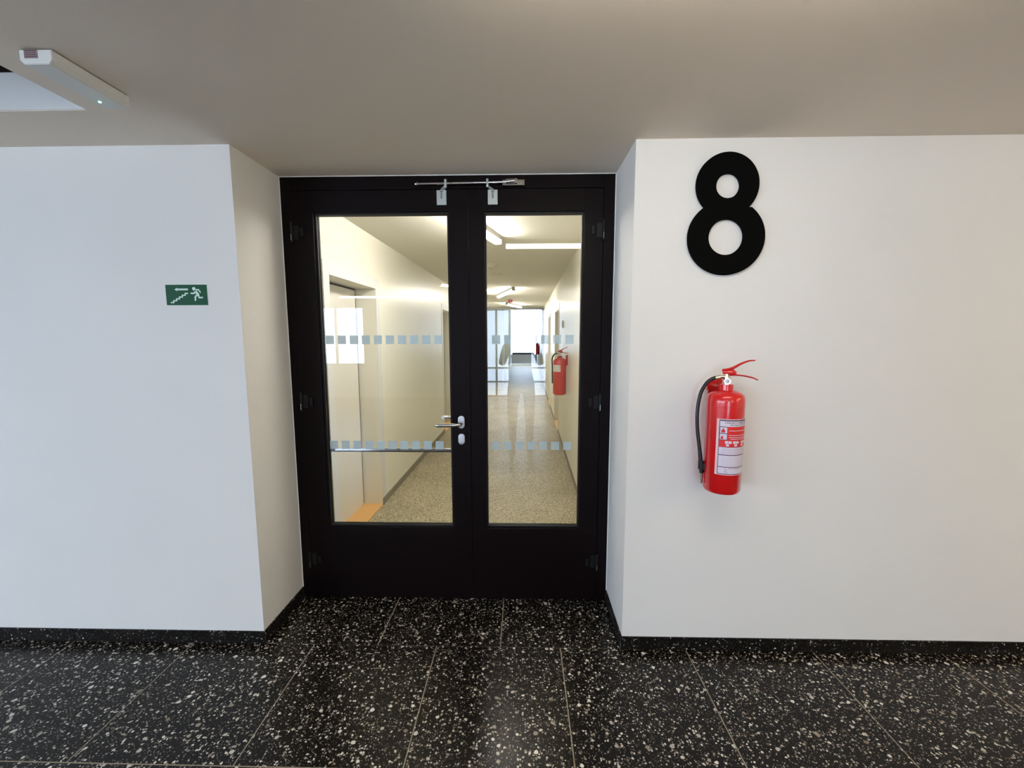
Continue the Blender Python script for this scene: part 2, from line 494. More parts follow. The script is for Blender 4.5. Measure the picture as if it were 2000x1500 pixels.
for y in (-5.15, -3.65, -2.15): obj('pane', MB().box(XW - .104, XW - .096, y, y + (1.40 if y > -3 else 1.45), .83, 2.17), WGLASS, w3)
obj('ground', MB().box(-70, 60, -90, 110, -9.3, -9.0), OUTG, label='pale paved ground outside, far below the windows', cat='ground', kind='structure')

# ------------------------------------------------------------------ corridor (coordinates along the corridor)
cf = obj('floor_corridor', MB().box(CL - .17, CR + .17, 2.35, HEND, -.06, 0), TERRC, cor=True, label='beige speckled glossy floor of the corridor behind the door', cat='floor', kind='structure')
obj('floor_hall', MB().box(-5, CL - .17, CEND, HEND, -.06, 0), TERRC, cor=True, label='beige floor of the bright hall at the corridor end', cat='floor', kind='structure')
NL = [(2.78, 3.63), (6.50, 7.40)]
NR = [(6.60, 7.50), (9.00, 9.90)]
NH = 1.895
DEP = .168
def cor_wall(name, label, x0, x1, niches, y1_):
    b = MB(); y = 2.385
    for a, c in niches:
        b.box(x0, x1, y, a, 0, H + .02); b.box(x0, x1, a, c, NH, H + .02); y = c
    b.box(x0, x1, y, y1_, 0, H + .02)
    return obj(name, b, WALL_C, cor=True, label=label, cat='wall', kind='structure')
cor_wall('wall_corridor_left', 'cream left wall of the corridor with recessed doorways', CL - .26, CL, NL, CEND)
cor_wall('wall_corridor_right', 'cream right wall of the corridor with the second extinguisher', CR, CR + .26, NR, HEND)
obj('ceiling_corridor', MB().box(CL - .26, CR + .26, 2.40, CEND, H, H + .13), CEIL_C, cor=True, label='cream corridor ceiling with slanted strip lamps', cat='ceiling', kind='structure')
obj('ceiling_hall', MB().box(-5, CR + .26, CEND, HEND + .1, 2.9, 3.0), WALL_C, cor=True, label='higher ceiling of the hall at the corridor end', cat='ceiling', kind='structure')
b = MB().box(-5, CR + .26, CEND - .1, CEND, H + .13, 3.0).box(-5, CL - .26, CEND - .1, CEND, 0, H + .13).box(-5, -.95, HEND, HEND + .1, 0, 2.95).box(-5.1, -5, CEND, HEND, 0, 3.0).box(CR, CR + .26, CEND, HEND, H + .02, 3.0)
obj('wall_hall', b, WALL_C, cor=True, label='cream walls of the hall at the corridor end', cat='wall', kind='structure')

def cor_door(name, label, side, a, c, near_handle=True):
    """white door set back in a niche of the corridor wall; side -1 left, +1 right"""
    s = side; face = CL if s < 0 else CR
    X = lambda d: face + s * d                       # d = depth into the wall
    def bx(d0, d1, y0, y1_, z0, z1, bev=0):
        x0, x1 = sorted((X(d0), X(d1))); return MB().box(x0, x1, y0, y1_, z0, z1, bev)
    t = thing(name, label, 'door', (X(.1), (a + c) / 2, 0), kind='structure', cor=True)
    cw, cp = .085, -.004
    b = bx(cp, 0, a - cw, a, BB, NH + cw)
    for q in (bx(cp, 0, c, c + cw, BB, NH + cw), bx(cp, 0, a, c, NH, NH + cw)): b.add(q.bm)
    obj('casing', b, WHITEP, t, cor=True)
    obj('niche_back', bx(DEP + .04, DEP + .092, a, c, 0, NH), DARKVOID, t, cor=True)
    g = .018
    obj('door_leaf', bx(DEP, DEP + .04, a + g, c - g, .022, NH - .016, .0015), WHITED, t, cor=True)
    sl = bx(DEP + .003, DEP + .02, c - g, c - .0005, .022, NH - .001)
    sl.add(bx(DEP + .003, DEP + .02, a + .0005, a + g, .022, NH - .001).bm); sl.add(bx(DEP + .003, DEP + .02, a + g, c - g, NH - .016, NH - .001).bm)
    obj('gap_shade', sl, DARKVOID, t, cor=True)  # dark strips set in the leaf gap, standing in for its shade
    obj('threshold', bx(0, DEP + .02, a, c, .0005, .014, .001), WOOD, t, cor=True, label='orange wooden threshold board')
    hy = a + .07 if near_handle else c - .07
    h = MB().cyl((X(DEP), hy, 1.05), (X(DEP - .008), hy, 1.05), .025).tube([(X(DEP), hy, 1.05), (X(DEP - .045), hy, 1.05), (X(DEP - .05), hy + .02, 1.05), (X(DEP - .05), hy + .12, 1.05)], .008, smooth=3)
    obj('door_handle', h, STEEL, t, cor=True, smooth=True)
    return t
cor_door('door_3', 'white recessed door behind the left glass, nearest to it', -1, *NL[0])
cor_door('door_4', 'white recessed door farther along the left corridor wall, beside the steel lever', -1, *NL[1])
cor_door('door_5', 'white recessed door on the right corridor wall past the extinguisher', 1, *NR[0])
cor_door('door_6', 'second recessed door on the right corridor wall, close to the hall', 1, *NR[1])

def cor_skirt(name, label, x0, x1, spans):
    t = thing(name, label, 'skirting', ((x0 + x1) / 2, spans[0][0], 0), kind='structure', cor=True)
    for a, c in spans: obj('skirting_board', MB().box(x0, x1, a, c, .0005, BB, .001), SKIRT_C, t, cor=True)
cor_skirt('baseboard_corridor_left', 'grey brown skirting along the left corridor wall', CL, CL + .006, [(2.41, NL[0][0]), (NL[0][1], NL[1][0]), (NL[1][1], CEND)])
cor_skirt('baseboard_corridor_right', 'thin skirting along the right corridor wall', CR - .004, CR, [(2.41, NR[0][0]), (NR[0][1], NR[1][0]), (NR[1][1], HEND - .1)])

# glazed end of the hall
w4 = thing('window_4', 'bright full height window at the far end of the corridor', 'window', (-.24, HEND, 0), kind='structure', cor=True)
ye = HEND + .05
b = MB().box(-.95, CR, ye - .03, ye + .03, 2.84, 2.9)
for x in (-.95, CR - .06): b.box(x, x + .05, ye - .03, ye + .03, 0, 2.84)
obj('window_frame', b, FRAMEW, w4, cor=True)
obj('mullion', MB().box(-.215, -.195, ye - .02, ye + .02, .6, 2.84), FRAMEW, w4, cor=True)
obj('parapet_panel', MB().box(-.95, CR, ye - .02, ye + .06, 0, .52), ALU, w4, cor=True, label='pale blue grey low panel under the window')
for a, c in ((-.95, -.255), (-.245, CR - .06)):
    obj('pane', MB().box(a + .05, c, ye - .004, ye + .004, .62, 2.84), WGLASS, w4, cor=True)
obj('handrail', MB().box(-.83, .33, ye - .16, ye - .08, .52, .61, .005), BLACKM, w4, cor=True, label='dark horizontal rail')
obj('corner_post', MB().box(CR - .055, CR - .004, ye - .16, ye - .05, 0, 1.05), BLACKM, w4, cor=True, label='dark upright post at the right')
d8 = thing('door_7', 'slim glazed partition where the corridor meets the bright hall', 'partition', (-1.0, CEND, 0), kind='structure', cor=True)
b = MB().box(CL, CR, CEND - .03, CEND + .03, H - .035, H)
obj('head_rail', b, FRAMEW, d8, cor=True)
obj('post', MB().box(-.78, -.72, CEND - .03, CEND + .03, 0, H - .035), FRAMEW, d8, cor=True)
obj('post', MB().box(CR - .05, CR, CEND - .03, CEND + .03, 0, H - .035), FRAMEW, d8, cor=True)
obj('pane', MB().box(CL, -.78, CEND - .004, CEND + .004, .02, H - .035), WGLASS, d8, cor=True)

# ------------------------------------------------------------------ the black double door
fr = thing('trim_1', 'black steel frame around the double door', 'door frame', ((XL + XR) / 2, YD, 0), kind='structure')
LX0, LX1 = -1.204, -.2835       # left leaf
RX0, RX1 = -.2795, .4185        # right leaf
ZT = 2.249
b = MB()
b.box(XL, LX0 - .003, YD, 2.372, 0, H, .002).box(RX1 + .003, XR, YD, 2.372, 0, H, .002).box(LX0 - .003, RX1 + .003, YD, 2.372, ZT + .004, H, .002)
b.box(LX0 - .003, LX0 + .012, YD + .055, 2.372, 0, ZT + .004).box(RX1 - .012, RX1 + .003, YD + .055, 2.372, 0, ZT + .004).box(LX0 + .012, RX1 - .012, YD + .055, 2.372, ZT - .012, ZT + .004)
obj('frame_profile', b, BLACK, fr)
b = MB().box(XL, XL + .004, YD - .002, YD + .0005, BB, H).box(XR - .004, XR, YD - .002, YD + .0005, BB, H).box(XL, XR, YD - .002, YD + .0005, H - .004, H)
obj('sealant_bead', b, WHITEP, fr, label='thin white sealant line along the wall and ceiling')

def leaf(name, label, x0, x1, gx0, gx1, gz0, gz1):
    t = thing(name, label, 'door', ((x0 + x1) / 2, YD, 0), kind='structure')
    f, k = YD - .003, YD + .052
    b = MB()
    b.box(x0, gx0, f, k, .006, ZT, .0015).box(gx1, x1, f, k, .006, ZT, .0015).box(gx0, gx1, f, k, .006, gz0, .0015).box(gx0, gx1, f, k, gz1, ZT, .0015)
    obj('leaf_profile', b, BLACK, t)
    # glazing bead, front and back, and the pane
    bw = .010
    for y0, y1_ in ((YD + .012, YD + .026), (YD + .034, YD + .048)):
        b = MB().box(gx0, gx0 + bw, y0, y1_, gz0, gz1).box(gx1 - bw, gx1, y0, y1_, gz0, gz1).box(gx0 + bw, gx1 - bw, y0, y1_, gz0, gz0 + bw).box(gx0 + bw, gx1 - bw, y0, y1_, gz1 - bw, gz1)
        obj('glazing_bead', b, BLACKM, t)
    obj('glass_pane', MB().box(gx0 + .001, gx1 - .001, YD + .027, YD + .033, gz0 + .001, gz1 - .001), GLASS, t)
    obj('kick_rail', MB().box(x0 + .012, x1 - .012, f - .0012, f, .012, gz0 - .022, .0005), BLACK, t)
    return t
dl = leaf('door_1', 'wide black left leaf of the double door with steel lever and tall glass', LX0, LX1, -1.092, -.382, .425, 2.140)
dr = leaf('door_2', 'narrow black right leaf of the double door with tall glass, no handle', RX0, RX1, -.199, .321, .425, 2.138)
GY = YD + .027
def squares(t, xs_, z):
    for x in xs_: obj('safety_marker', MB().box(x, x + .0445, GY - .0006, GY, z, z + .0465), STICK, t)
pit = .0660
squares(dl, [-1.070 + i * pit for i in range(10)], 1.456)
squares(dl, [-1.0755 + i * pit for i in range(10)], .870)
squares(dr, [-.163 + i * pit for i in range(7)], 1.456)
squares(dr, [-.1685 + i * pit for i in range(7)], .870)
# astragal covering the meeting stiles
obj('astragal', MB().box(LX1 - .012, LX1 + .004, YD - .009, YD - .0035, .01, ZT - .004, .001), BLACK, dl)
# lever handles, rose and cylinder plate
HZ, HX = 1.026, -.3315
h = obj('door_handle', MB().tube([(HX, YD - .008, HZ), (HX, YD - .038, HZ), (HX - .006, YD - .052, HZ), (HX - .022, YD - .058, HZ), (HX - .075, YD - .060, HZ - .0015), (HX - .118, YD - .060, HZ - .002), (HX - .132, YD - .054, HZ - .002)],
        [.0095, .0100, .0110, .0110, .0108, .0105, .007], 14, 5), STEEL, dl, label='brushed steel lever on the lobby side', smooth=True)
obj('rose', MB().flat([stadium(HX + .001, HZ + .006, .036, .070)], 0, 0, YD - .011, .008, .001), ALU, h, smooth=True)
obj('cylinder_plate', MB().flat([stadium(HX + .001, .9375, .035, .060)], 0, 0, YD - .011, .008, .001), ALU, dl, label='oval silver cylinder cover plate', smooth=True)
h2 = obj('door_handle', MB().tube([(HX, YD + .052, HZ + .008), (HX, YD + .095, HZ + .008), (HX - .010, YD + .110, HZ + .008), (HX - .06, YD + .114, HZ + .008), (HX - .110, YD + .114, HZ + .008), (HX - .120, YD + .104, HZ + .008)], .0105, 14, 4), STEEL, dl, label='steel lever on the corridor side', smooth=True)
# slim bar across the back of the left glass
b = MB().box(-1.094, -.380, YD + .056, YD + .066, .852, .866, .001)
obj('cross_bar', b, CHROME, dl, label='slim bright bar across the glass')
obj('bar_seal', MB().box(-1.094, -.380, YD + .0535, YD + .0665, .8465, .8515), RUBBER, dl)
# door closers on the corridor side
for t, x0, x1, xe in ((dl, -1.17, -.93, -1.085), (dr, .16, .39, .228)):
    cl_ = obj('door_closer', MB().box(x0, x1, YD + .053, YD + .10, 2.165, 2.225, .004), GREYP, t, label='grey closer on the corridor side')
    obj('closer_arm', MB().obox(((x0 + x1) / 2, YD + .08, 2.232), (xe, YD + .26, 2.226), .018, .006).obox((xe, YD + .26, 2.232), ((x0 + x1) / 2, YD + .085, 2.286), .016, .006).cyl((xe, YD + .26, 2.218), (xe, YD + .26, 2.24), .012), BLACKM, cl_)
# hinges
def hinge(t, x, z, s, big=.10):
    hh = obj('hinge', MB().cyl((x, YD - .010, z - big / 2), (x, YD - .010, z + big / 2), .0075, n=16), BLACKM, t, smooth=True)
    obj('hinge_plate', MB().box(min(x, x - s * .034), max(x, x - s * .034), YD - .006, YD - .0032, z - big * .36, z + big * .36, .001), BLACKM, hh)
    obj('hinge_cap', MB().box(min(x - s * .046, x - s * .062), max(x - s * .046, x - s * .062), YD - .014, YD - .0032, z - .022, z + .022, .002), BLACKM, hh)
    obj('hinge_pin', MB().cyl((x, YD - .0185, z - big * .42), (x, YD - .0185, z - big * .12), .0014, n=8), STEEL, hh, label='thin bright hinge pin')
for z in (2.04, 1.143, .235):
    hinge(dl, LX0 - .001, z, -1)
    hinge(dr, RX1 + .001, z, 1)

# chromed closing-sequence bar above the leaves
dc = thing('door_coordinator', 'chrome rod with two plates on top of the black double door', 'door hardware', (-.27, YD - .02, 2.26))
ry = YD - .026
obj('rod', MB().tube([(-.530, ry, 2.268), (-.18, ry, 2.272), (-.055, ry, 2.275)], .0058, 14, 2), CHROME, dc, smooth=True)
obj('end_knob', MB().lathe([(0, -.012), (.006, -.012), (.007, -.004), (.011, 0), (.011, .004), (0, .005)], (-.534, ry, 2.268), 20, 'X'), CHROME, dc, smooth=True)
mt = obj('mounting_block', MB().box(-.100, .012, YD - .006, YD, 2.256, 2.292, .001).box(-.100, .012, YD - .034, YD - .006, 2.256, 2.259), STEEL, dc)
obj('pivot', MB().lathe([(0, 0), (.017, 0), (.017, .008), (.011, .012), (.011, .024), (0, .024)], (-.034, YD - .006, 2.279), 20, 'Y').cyl((-.082, ry, 2.275), (-.040, ry, 2.279), .014, .011), STEEL, mt, smooth=True)
obj('screw_head', MB().cyl((-.004, YD - .009, 2.275), (-.004, YD - .006, 2.275), .007, n=16), CHROME, mt, smooth=True)
for x, s in ((-.390, -1), (-.176, 1)):
    pl = obj('strike_plate', MB().box(min(x, x + s * .050), max(x, x + s * .050), YD - .0075, YD - .0045, 2.171, 2.244, .0012), GALV, dc, label='galvanised bent plate screwed to a leaf')
    xc = x + s * .025
    obj('plate_arm', MB().obox((xc, YD - .006, 2.243), (x, ry, 2.256), .020, .003).box(x - .006, x + .006, ry - .008, ry + .010, 2.250, 2.290, .003), GALV, pl)
    obj('plate_slot', MB().box(xc - .0035, xc - .0015, YD - .0085, YD - .0074, 2.205, 2.238).box(xc + .0015, xc + .0035, YD - .0085, YD - .0074, 2.205, 2.238).box(xc - .0095, xc + .0095, YD - .0085, YD - .0074, 2.236, 2.2385), BLACKM, pl)
    obj('screw_head', MB().cyl((xc, YD - .0105, 2.204), (xc, YD - .0074, 2.204), .0045, n=12), CHROME, pl)

# ------------------------------------------------------------------ number 8
uc, ur = (.8655, 2.130), (.1315, .1315)
lc, lr = (.8705, 1.9145), (.1635, .1570)
out = []
def ell(c, r, a): return (c[0] + r[0] * math.cos(a), c[1] + r[1] * math.sin(a))
a_u = math.asin(max(-1, (2.0385 - uc[1]) / ur[1]))
a_l = math.asin(min(1, (2.0385 - lc[1]) / lr[1]))
n = 56
for i in range(n + 1):
    out.append(ell(uc, ur, a_u + (PI - 2 * a_u) * i / n))
for i in range(n + 1):
    out.append(ell(lc, lr, PI - a_l + (PI + 2 * a_l) * i / n))
loops = [out, circ(.867, 2.125, .0495, 40), circ(.869, 1.9155, .0735, 44)]
e8 = thing('number_sign', 'big matt black number 8 mounted on the white wall', 'number', (.868, YW, 1.757))
obj('digit', MB().flat(loops, 0, 0, YW - .016, .012, .0008), SIGNBLACK, e8)
for z in (2.225, 2.02, 1.80): obj('standoff', MB().cyl((.868, YW - .006, z), (.868, YW, z), .006, n=12), BLACKM, e8)

# ------------------------------------------------------------------ green exit sign
sx0, sx1, sz0, sz1 = -1.597, -1.410, 1.639, 1.729
es = thing('exit_sign', 'small green escape sign with arrow, stairs and running figure on left wall', 'sign', ((sx0 + sx1) / 2, YW, sz0))
obj('sign_plate', MB().box(sx0, sx1, YW - .003, YW - .0003, sz0, sz1, .0005), GREEN, es)
obj('sign_edge', MB().box(sx0 - .0014, sx1 + .0014, YW - .0012, YW, sz0 - .0014, sz1 + .0014), MINT, es, label='pale edge of the plate')
def sxy(x, y):
    v = (1010 - y) / 605.0
    xl = 410 - 40 * v
    return (sx0 + (x - xl) / 1233.0 * (sx1 - sx0), sz0 + v * (sz1 - sz0))
def stroke(mb, pts, w, y=YW - .0036, d=.0007, cap=True):
    P = [Vector(sxy(*p)) for p in pts]; w = w / 1233.0 * (sx1 - sx0)
    for a, c in zip(P, P[1:]):
        t = (c - a).normalized(); nn = Vector((-t.y, t.x)) * w / 2
        mb.flat([[tuple(a + nn), tuple(a - nn), tuple(c - nn), tuple(c + nn)]], 0, 0, y, d)
    for k, q in enumerate(P):
        if cap or 0 < k < len(P) - 1: mb.flat([circ(q.x, q.y, w / 2, 14)], 0, 0, y - .00002 * (k + 1), d)
arrow = MB(); arrow.flat([[sxy(*q) for q in ((650, 545), (722, 497), (748, 518), (1055, 518), (1055, 570), (748, 570), (722, 590))]], 0, 0, YW - .0036, .0007)
obj('arrow', arrow, MINT, es)
st_ = MB(); pts = []
x, y = 535, 932
for i in range(6):
    pts += [(x, y), (x + 90, y)]; x += 87; y -= 54
stroke(st_, pts, 36, cap=False)
obj('stair_symbol', st_, MINT, es)
man = MB()
q = sxy(1235, 525); man.flat([circ(q[0], q[1], 50 / 1233 * (sx1 - sx0), 24)], 0, 0, YW - .0039, .0007)
stroke(man, [(1270, 585), (1360, 705)], 78)
stroke(man, [(1285, 562), (1370, 552), (1425, 628)], 40)
stroke(man, [(1258, 590), (1245, 662), (1155, 660)], 42)
stroke(man, [(1345, 700), (1276, 758), (1276, 862)], 46)
stroke(man, [(1365, 700), (1388, 786), (1488, 786)], 42)
obj('running_figure', man, MINT, es)

# ------------------------------------------------------------------ emergency light on the ceiling
el = thing('emergency_light', 'flat white emergency light with green LED under the ceiling at left', 'light fixture', (-1.40, 1.42, H))
obj('base_plate', MB().box(-1.442, -1.356, 1.302, 1.538, H - .003, H), BLACKM, el)
t = bmesh.new()
prof = [(-1.447, H - .003), (-1.351, H - .003), (-1.351, H - .030), (-1.360, H - .042), (-1.434, H - .042), (-1.447, H - .030)]
fa = [t.verts.new((x, 1.297, z)) for x, z in prof]; fb = [t.verts.new((x, 1.543, z)) for x, z in prof]
for i in range(6): t.faces.new((fa[i], fa[(i + 1) % 6], fb[(i + 1) % 6], fb[i]))
t.faces.new(fa[::-1]); t.faces.new(fb); bmesh.ops.recalc_face_normals(t, faces=t.faces[:])
bmesh.ops.bevel(t, geom=t.edges[:], offset=.0015, segments=2, affect='EDGES')
obj('housing', t, WHITEP, el)
st = obj('rating_sticker', MB().box(-1.432, -1.392, 1.2963, 1.2972, H - .026, H - .004), paint('faded_print', (.36, .26, .26), .6, 0), el, label='small printed rating sticker')
b = MB()
random.seed(3)
for r_ in range(4):
    x = -1.430
    while x < -1.396:
        w_ = random.uniform(.002, .006); b.box(x, min(x + w_, -1.394), 1.2958, 1.2963, H - .0235 + r_ * .0052, H - .0208 + r_ * .0052); x += w_ + .0014
obj('print_line', b, paint('sticker_print', (.10, .06, .07), .6, 0), st, kind='stuff')
obj('status_led', MB().lathe([(0, -.003), (.003, -.002), (.004, 0), (0, 0)], (-1.413, 1.497, H - .042), 14), LED, el, label='small green status light')

# ------------------------------------------------------------------ fire extinguishers
def extinguisher(name, label, loc, cor, view_az, lever_az, red, detailed, R=.0745):
    """loc = centre of the body's foot; angles are azimuths in the thing's own plan"""
    e = thing(name, label, 'fire extinguisher', loc, cor=cor)
    C = Vector(loc); ax, ay, z0 = loc
    hb = .413
    def P(az, r, z): return (ax + r * math.cos(az), ay + r * math.sin(az), z0 + z)
    prof = [(0, .006), (R * .55, .004), (R * .9, 0), (R, .012), (R, hb - .024), (R * .985, hb - .012), (R * .93, hb + .001), (R * .80, hb + .011), (R * .55, hb + .018), (R * .37, hb + .022), (R * .35, hb + .046), (0, hb + .046)]
    obj('cylinder_body', MB().lathe(prof, loc, 56), red, e, cor=cor, smooth=True)
    obj('base_rim', MB().lathe([(R * .6, -.006), (R * .66, -.006), (R * .70, .006), (R * .6, .006), (R * .6, -.006)], loc, 40), DARKRED, e, cor=cor, smooth=True)
    obj('weld_seam', MB().lathe([(R * 1.0, hb - .045), (R * 1.008, hb - .043), (R * 1.0, hb - .041)], loc, 56), red, e, cor=cor, smooth=True)
    la = lever_az
    dv = Vector((math.cos(la), math.sin(la), 0)); nv = Vector((-dv.y, dv.x, 0))
    O = Vector((ax, ay, z0 + hb + .012))
    v = obj('valve', MB().cyl(O + Vector((0, 0, .026)), O + Vector((0, 0, .066)), .016, .014).cyl(O + Vector((0, 0, .060)), O + Vector((0, 0, .078)), .0105).cyl(O + Vector((0, 0, .064)) - dv * .034, O + Vector((0, 0, .064)), .0075, .0085), BRASS, e, cor=cor, smooth=True)
    # pressure gauge faces the viewer side
    gz = O + Vector((0, 0, .048)); g = Vector((math.cos(view_az + .12), math.sin(view_az + .12), 0))
    obj('pressure_gauge', MB().cyl(gz, gz + g * .024, .0125, .0125, 24), CHROME, v, cor=cor, smooth=True)
    obj('gauge_face', MB().cyl(gz + g * .024, gz + g * .0245, .0100, .0100, 24), PAPER, v, cor=cor)
    if detailed:
        nn = gz + g * .0250; s_ = Vector((-g.y, g.x, 0))
        obj('gauge_needle', MB().obox(nn + Vector((0, 0, -.004)), nn + s_ * .004 + Vector((0, 0, .006)), .0022, .001), BLACKM, v, cor=cor)
    # lever bracket, squeeze lever and carrying handle
    b = MB()
    b.tube([O - dv * .017 + Vector((0, 0, .086)), O + dv * .002 + Vector((0, 0, .084)), O + dv * .020 + Vector((0, 0, .083)), O + dv * .034 + Vector((0, 0, .080))], [.008, .013, .014, .006], 12, 5, 1)
    obj('lever_bracket', b, red, e, cor=cor, smooth=True)
    sq = [O - dv * .020 + Vector((0, 0, .092)), O + dv * .014 + Vector((0, 0, .100)), O + dv * .050 + Vector((0, 0, .122)), O + dv * .078 + Vector((0, 0, .134)), O + dv * .100 + Vector((0, 0, .1365))]
    obj('squeeze_lever', MB().tube(sq, [.010, .012, .0085, .0065, .0045], 12, 5, .55), red, e, cor=cor, smooth=True)
    ca = [O + dv * .006 + Vector((0, 0, .074)), O + dv * .050 + Vector((0, 0, .073)), O + dv * .090 + Vector((0, 0, .066)), O + dv * .114 + Vector((0, 0, .056))]
    obj('carrying_handle', MB().tube(ca, [.010, .008, .0075, .006], 12, 5, .42), DARKRED, e, cor=cor, smooth=True)
    obj('safety_pin', MB().cyl(O + nv * .016 + Vector((0, 0, .084)), O - nv * .018 + Vector((0, 0, .084)), .0018, n=8), CHROME, e, cor=cor)
    return e, P, O, dv, nv

EX, EY, EZ = .862, 1.813, .836
va = math.atan2(-EY, -EX)          # towards the viewer
ex, P1, O1, dv1, nv1 = extinguisher('fire_extinguisher', 'red fire extinguisher with black hose hanging on the white wall below the 8', (EX, EY, EZ), False, va, math.radians(-22), RED, True)
# hose hanging on the viewer's left
hs = [O1 - dv1 * .030 + Vector((0, 0, .062)), O1 - dv1 * .052 + Vector((0, -.004, .058)), O1 - dv1 * .080 + Vector((0, -.010, .038)), O1 - dv1 * .104 + Vector((0, -.014, -.010)),
      O1 - dv1 * .114 + Vector((0, -.016, -.080)), O1 - dv1 * .112 + Vector((0, -.018, -.160)), O1 - dv1 * .100 + Vector((0, -.020, -.250)), O1 - dv1 * .091 + Vector((0, -.020, -.320)), O1 - dv1 * .088 + Vector((0, -.020, -.355))]
hose = obj('hose', MB().tube(hs, [.0076] * 7 + [.0098, .0088], 16, 6), RUBBER, ex, smooth=True)
obj('hose_ferrule', MB().cyl(hs[0] + dv1 * .004, hs[1] - dv1 * -.006, .0092, n=18), BRASS, hose, smooth=True)
obj('nozzle', MB().cyl(hs[-1], hs[-1] + Vector((.001, 0, -.022)), .0070, .0062, 16).cyl(hs[-1] + Vector((.001, 0, -.022)), hs[-1] + Vector((.002, 0, -.046)), .0050, .0042, 16), BRASS, hose, smooth=True)
obj('hose_clip', MB().obox(hs[-2] + Vector((-.004, .004, -.004)), hs[-2] + dv1 * .030 + Vector((0, 0, -.008)), .022, .030, .003).cyl(hs[-2] + Vector((0, 0, -.018)), hs[-2] + Vector((0, 0, .018)), .0125, n=18), RUBBER, ex)
obj('wall_hanger', MB().box(EX - .050, EX - .008, YW - .034, YW - .030, EZ + .428, EZ + .458, .001).box(EX - .050, EX - .008, YW - .030, YW, EZ + .428, EZ + .432, .001).box(EX - .04, EX - .012, YW - .10, YW - .030, EZ + .448, EZ + .452, .001).box(EX - .030, EX + .03, YW - .004, YW, EZ + .40, EZ + .470, .001), DARKRED, ex, label='red wall hanger behind the valve')
# printed label wrapped round the body; crop coordinates of the photograph -> angle and height
RB = .0745
def lab_az(x):
    return va + (math.asin(max(-1, min(1, (x - 340) / 360.0))) if x < 650 else math.asin((650 - 340) / 360.0) + (x - 650) / 300.0)
def lab_z(y): return 1.159 - (y - 185) / 1055.0 * .236
def patch(mb, x0, x1, y0, y1_, r):
    a0, a1 = lab_az(x0), lab_az(x1); z1, z0 = lab_z(y0), lab_z(y1_)
    k = max(2, int((a1 - a0) / .10) + 1); t = bmesh.new(); vi, vo = [], []
    for i in range(k + 1):
        a = a0 + (a1 - a0) * i / k
        for L_, rr in ((vi, r - .0003), (vo, r)):
            L_.append([t.verts.new((EX + rr * math.cos(a), EY + rr * math.sin(a), z)) for z in (z0, z1)])
    for i in range(k):
        t.faces.new((vo[i][0], vo[i + 1][0], vo[i + 1][1], vo[i][1])); t.faces.new((vi[i][0], vi[i][1], vi[i + 1][1], vi[i + 1][0]))
        t.faces.new((vi[i][0], vi[i + 1][0], vo[i + 1][0], vo[i][0])); t.faces.new((vi[i][1], vo[i][1], vo[i + 1][1], vi[i + 1][1]))
    for i in (0, k): t.faces.new((vi[i][0], vo[i][0], vo[i][1], vi[i][1]))
    bmesh.ops.recalc_face_normals(t, faces=t.faces[:]); mb.add(t)
XR_ = 900
lb = MB(); patch(lb, 205, XR_, 185, 1240, RB + .0006)
lab = obj('label', lb, PAPERP, ex, label='printed instruction label, white and red', smooth=True)
b = MB()
for y0, y1_ in ((222, 325), (712, 850), (866, 1078), (1092, 1212)): patch(b, 262, XR_ - 15, y0, y1_, RB + .0014)
for y0, y1_ in ((338, 448), (462, 566)): patch(b, 268, 394, y0, y1_, RB + .0014)
obj('label_panel', b, PAPER, lab, smooth=True)
b = MB(); patch(b, 250, XR_ - 10, 200, 1226, RB + .0010)
obj('label_border', b, INK, lab, smooth=True)
b = MB(); patch(b, 400, XR_ - 15, 327, 572, RB + .0014); patch(b, 256, XR_ - 15, 574, 706, RB + .0014)
obj('red_panel', b, LABRED, lab, smooth=True)
def wrap_text(mb, s, x0, x1, yb, ht, r):
    cu = bpy.data.curves.new('t', 'FONT'); cu.body = s; cu.size = 1; cu.extrude = 0
    t = MB(); t.from_curve(cu, Matrix.Identity(4))
    xs_ = [v.co.x for v in t.bm.verts]; a0, a1 = lab_az(x0), lab_az(x1); w_ = max(xs_)
    for v in t.bm.verts:
        a = a0 + (a1 - a0) * v.co.x / w_; z = lab_z(yb) + v.co.y / .7 * ht
        v.co = Vector((EX + r * math.cos(a), EY + r * math.sin(a), z))
    mb.add(t.bm)
b = MB()
wrap_text(b, 'HASICÍ PŘÍSTROJ', 350, 820, 272, .0088, RB + .0018)
wrap_text(b, 'PRÁŠKOVÝ 6 kg', 440, 780, 308, .0050, RB + .0018)
obj('label_text', b, INK, lab)
b = MB()
for (x0, x1, y) in ((430, 760, 400), (430, 760, 485), (430, 760, 523), (455, 740, 556)): patch(b, x0, x1, y - 5, y + 5, RB + .0018)
for x0, x1 in ((365, 425), (432, 482), (505, 550), (556, 602), (640, 690), (700, 760)):
    patch(b, x0, x1, 592, 640, RB + .0018)
for x0, x1 in ((385, 440), (530, 580), (645, 690)): patch(b, x0, x1, 650, 690, RB + .0018)
obj('label_print', b, PAPER, lab)
b = MB()
for y in (742, 768, 800, 826): patch(b, 300 if y != 742 else 330, 800, y - 3, y + 3, RB + .0018)
b2 = MB()
for y in (905, 935, 965, 995, 1025, 1050): patch(b2, 320, 800, y - 2, y + 2, RB + .0018)
for x0, x1, y in ((380, 430, 1128), (370, 425, 1160), (370, 450, 1195)): patch(b, x0, x1, y - 6, y + 6, RB + .0018)
for x0, x1 in ((450, 520), (530, 600), (608, 640)): patch(b, x0, x1, 1106, 1118, RB + .0018)
obj('fine_print', b, paint('label_fine_print', (.48, .30, .46), .6, 0), lab, kind='stuff')
obj('small_text', b2, paint('label_pale_print', (.56, .48, .60), .6, 0), lab, kind='stuff')
b = MB()
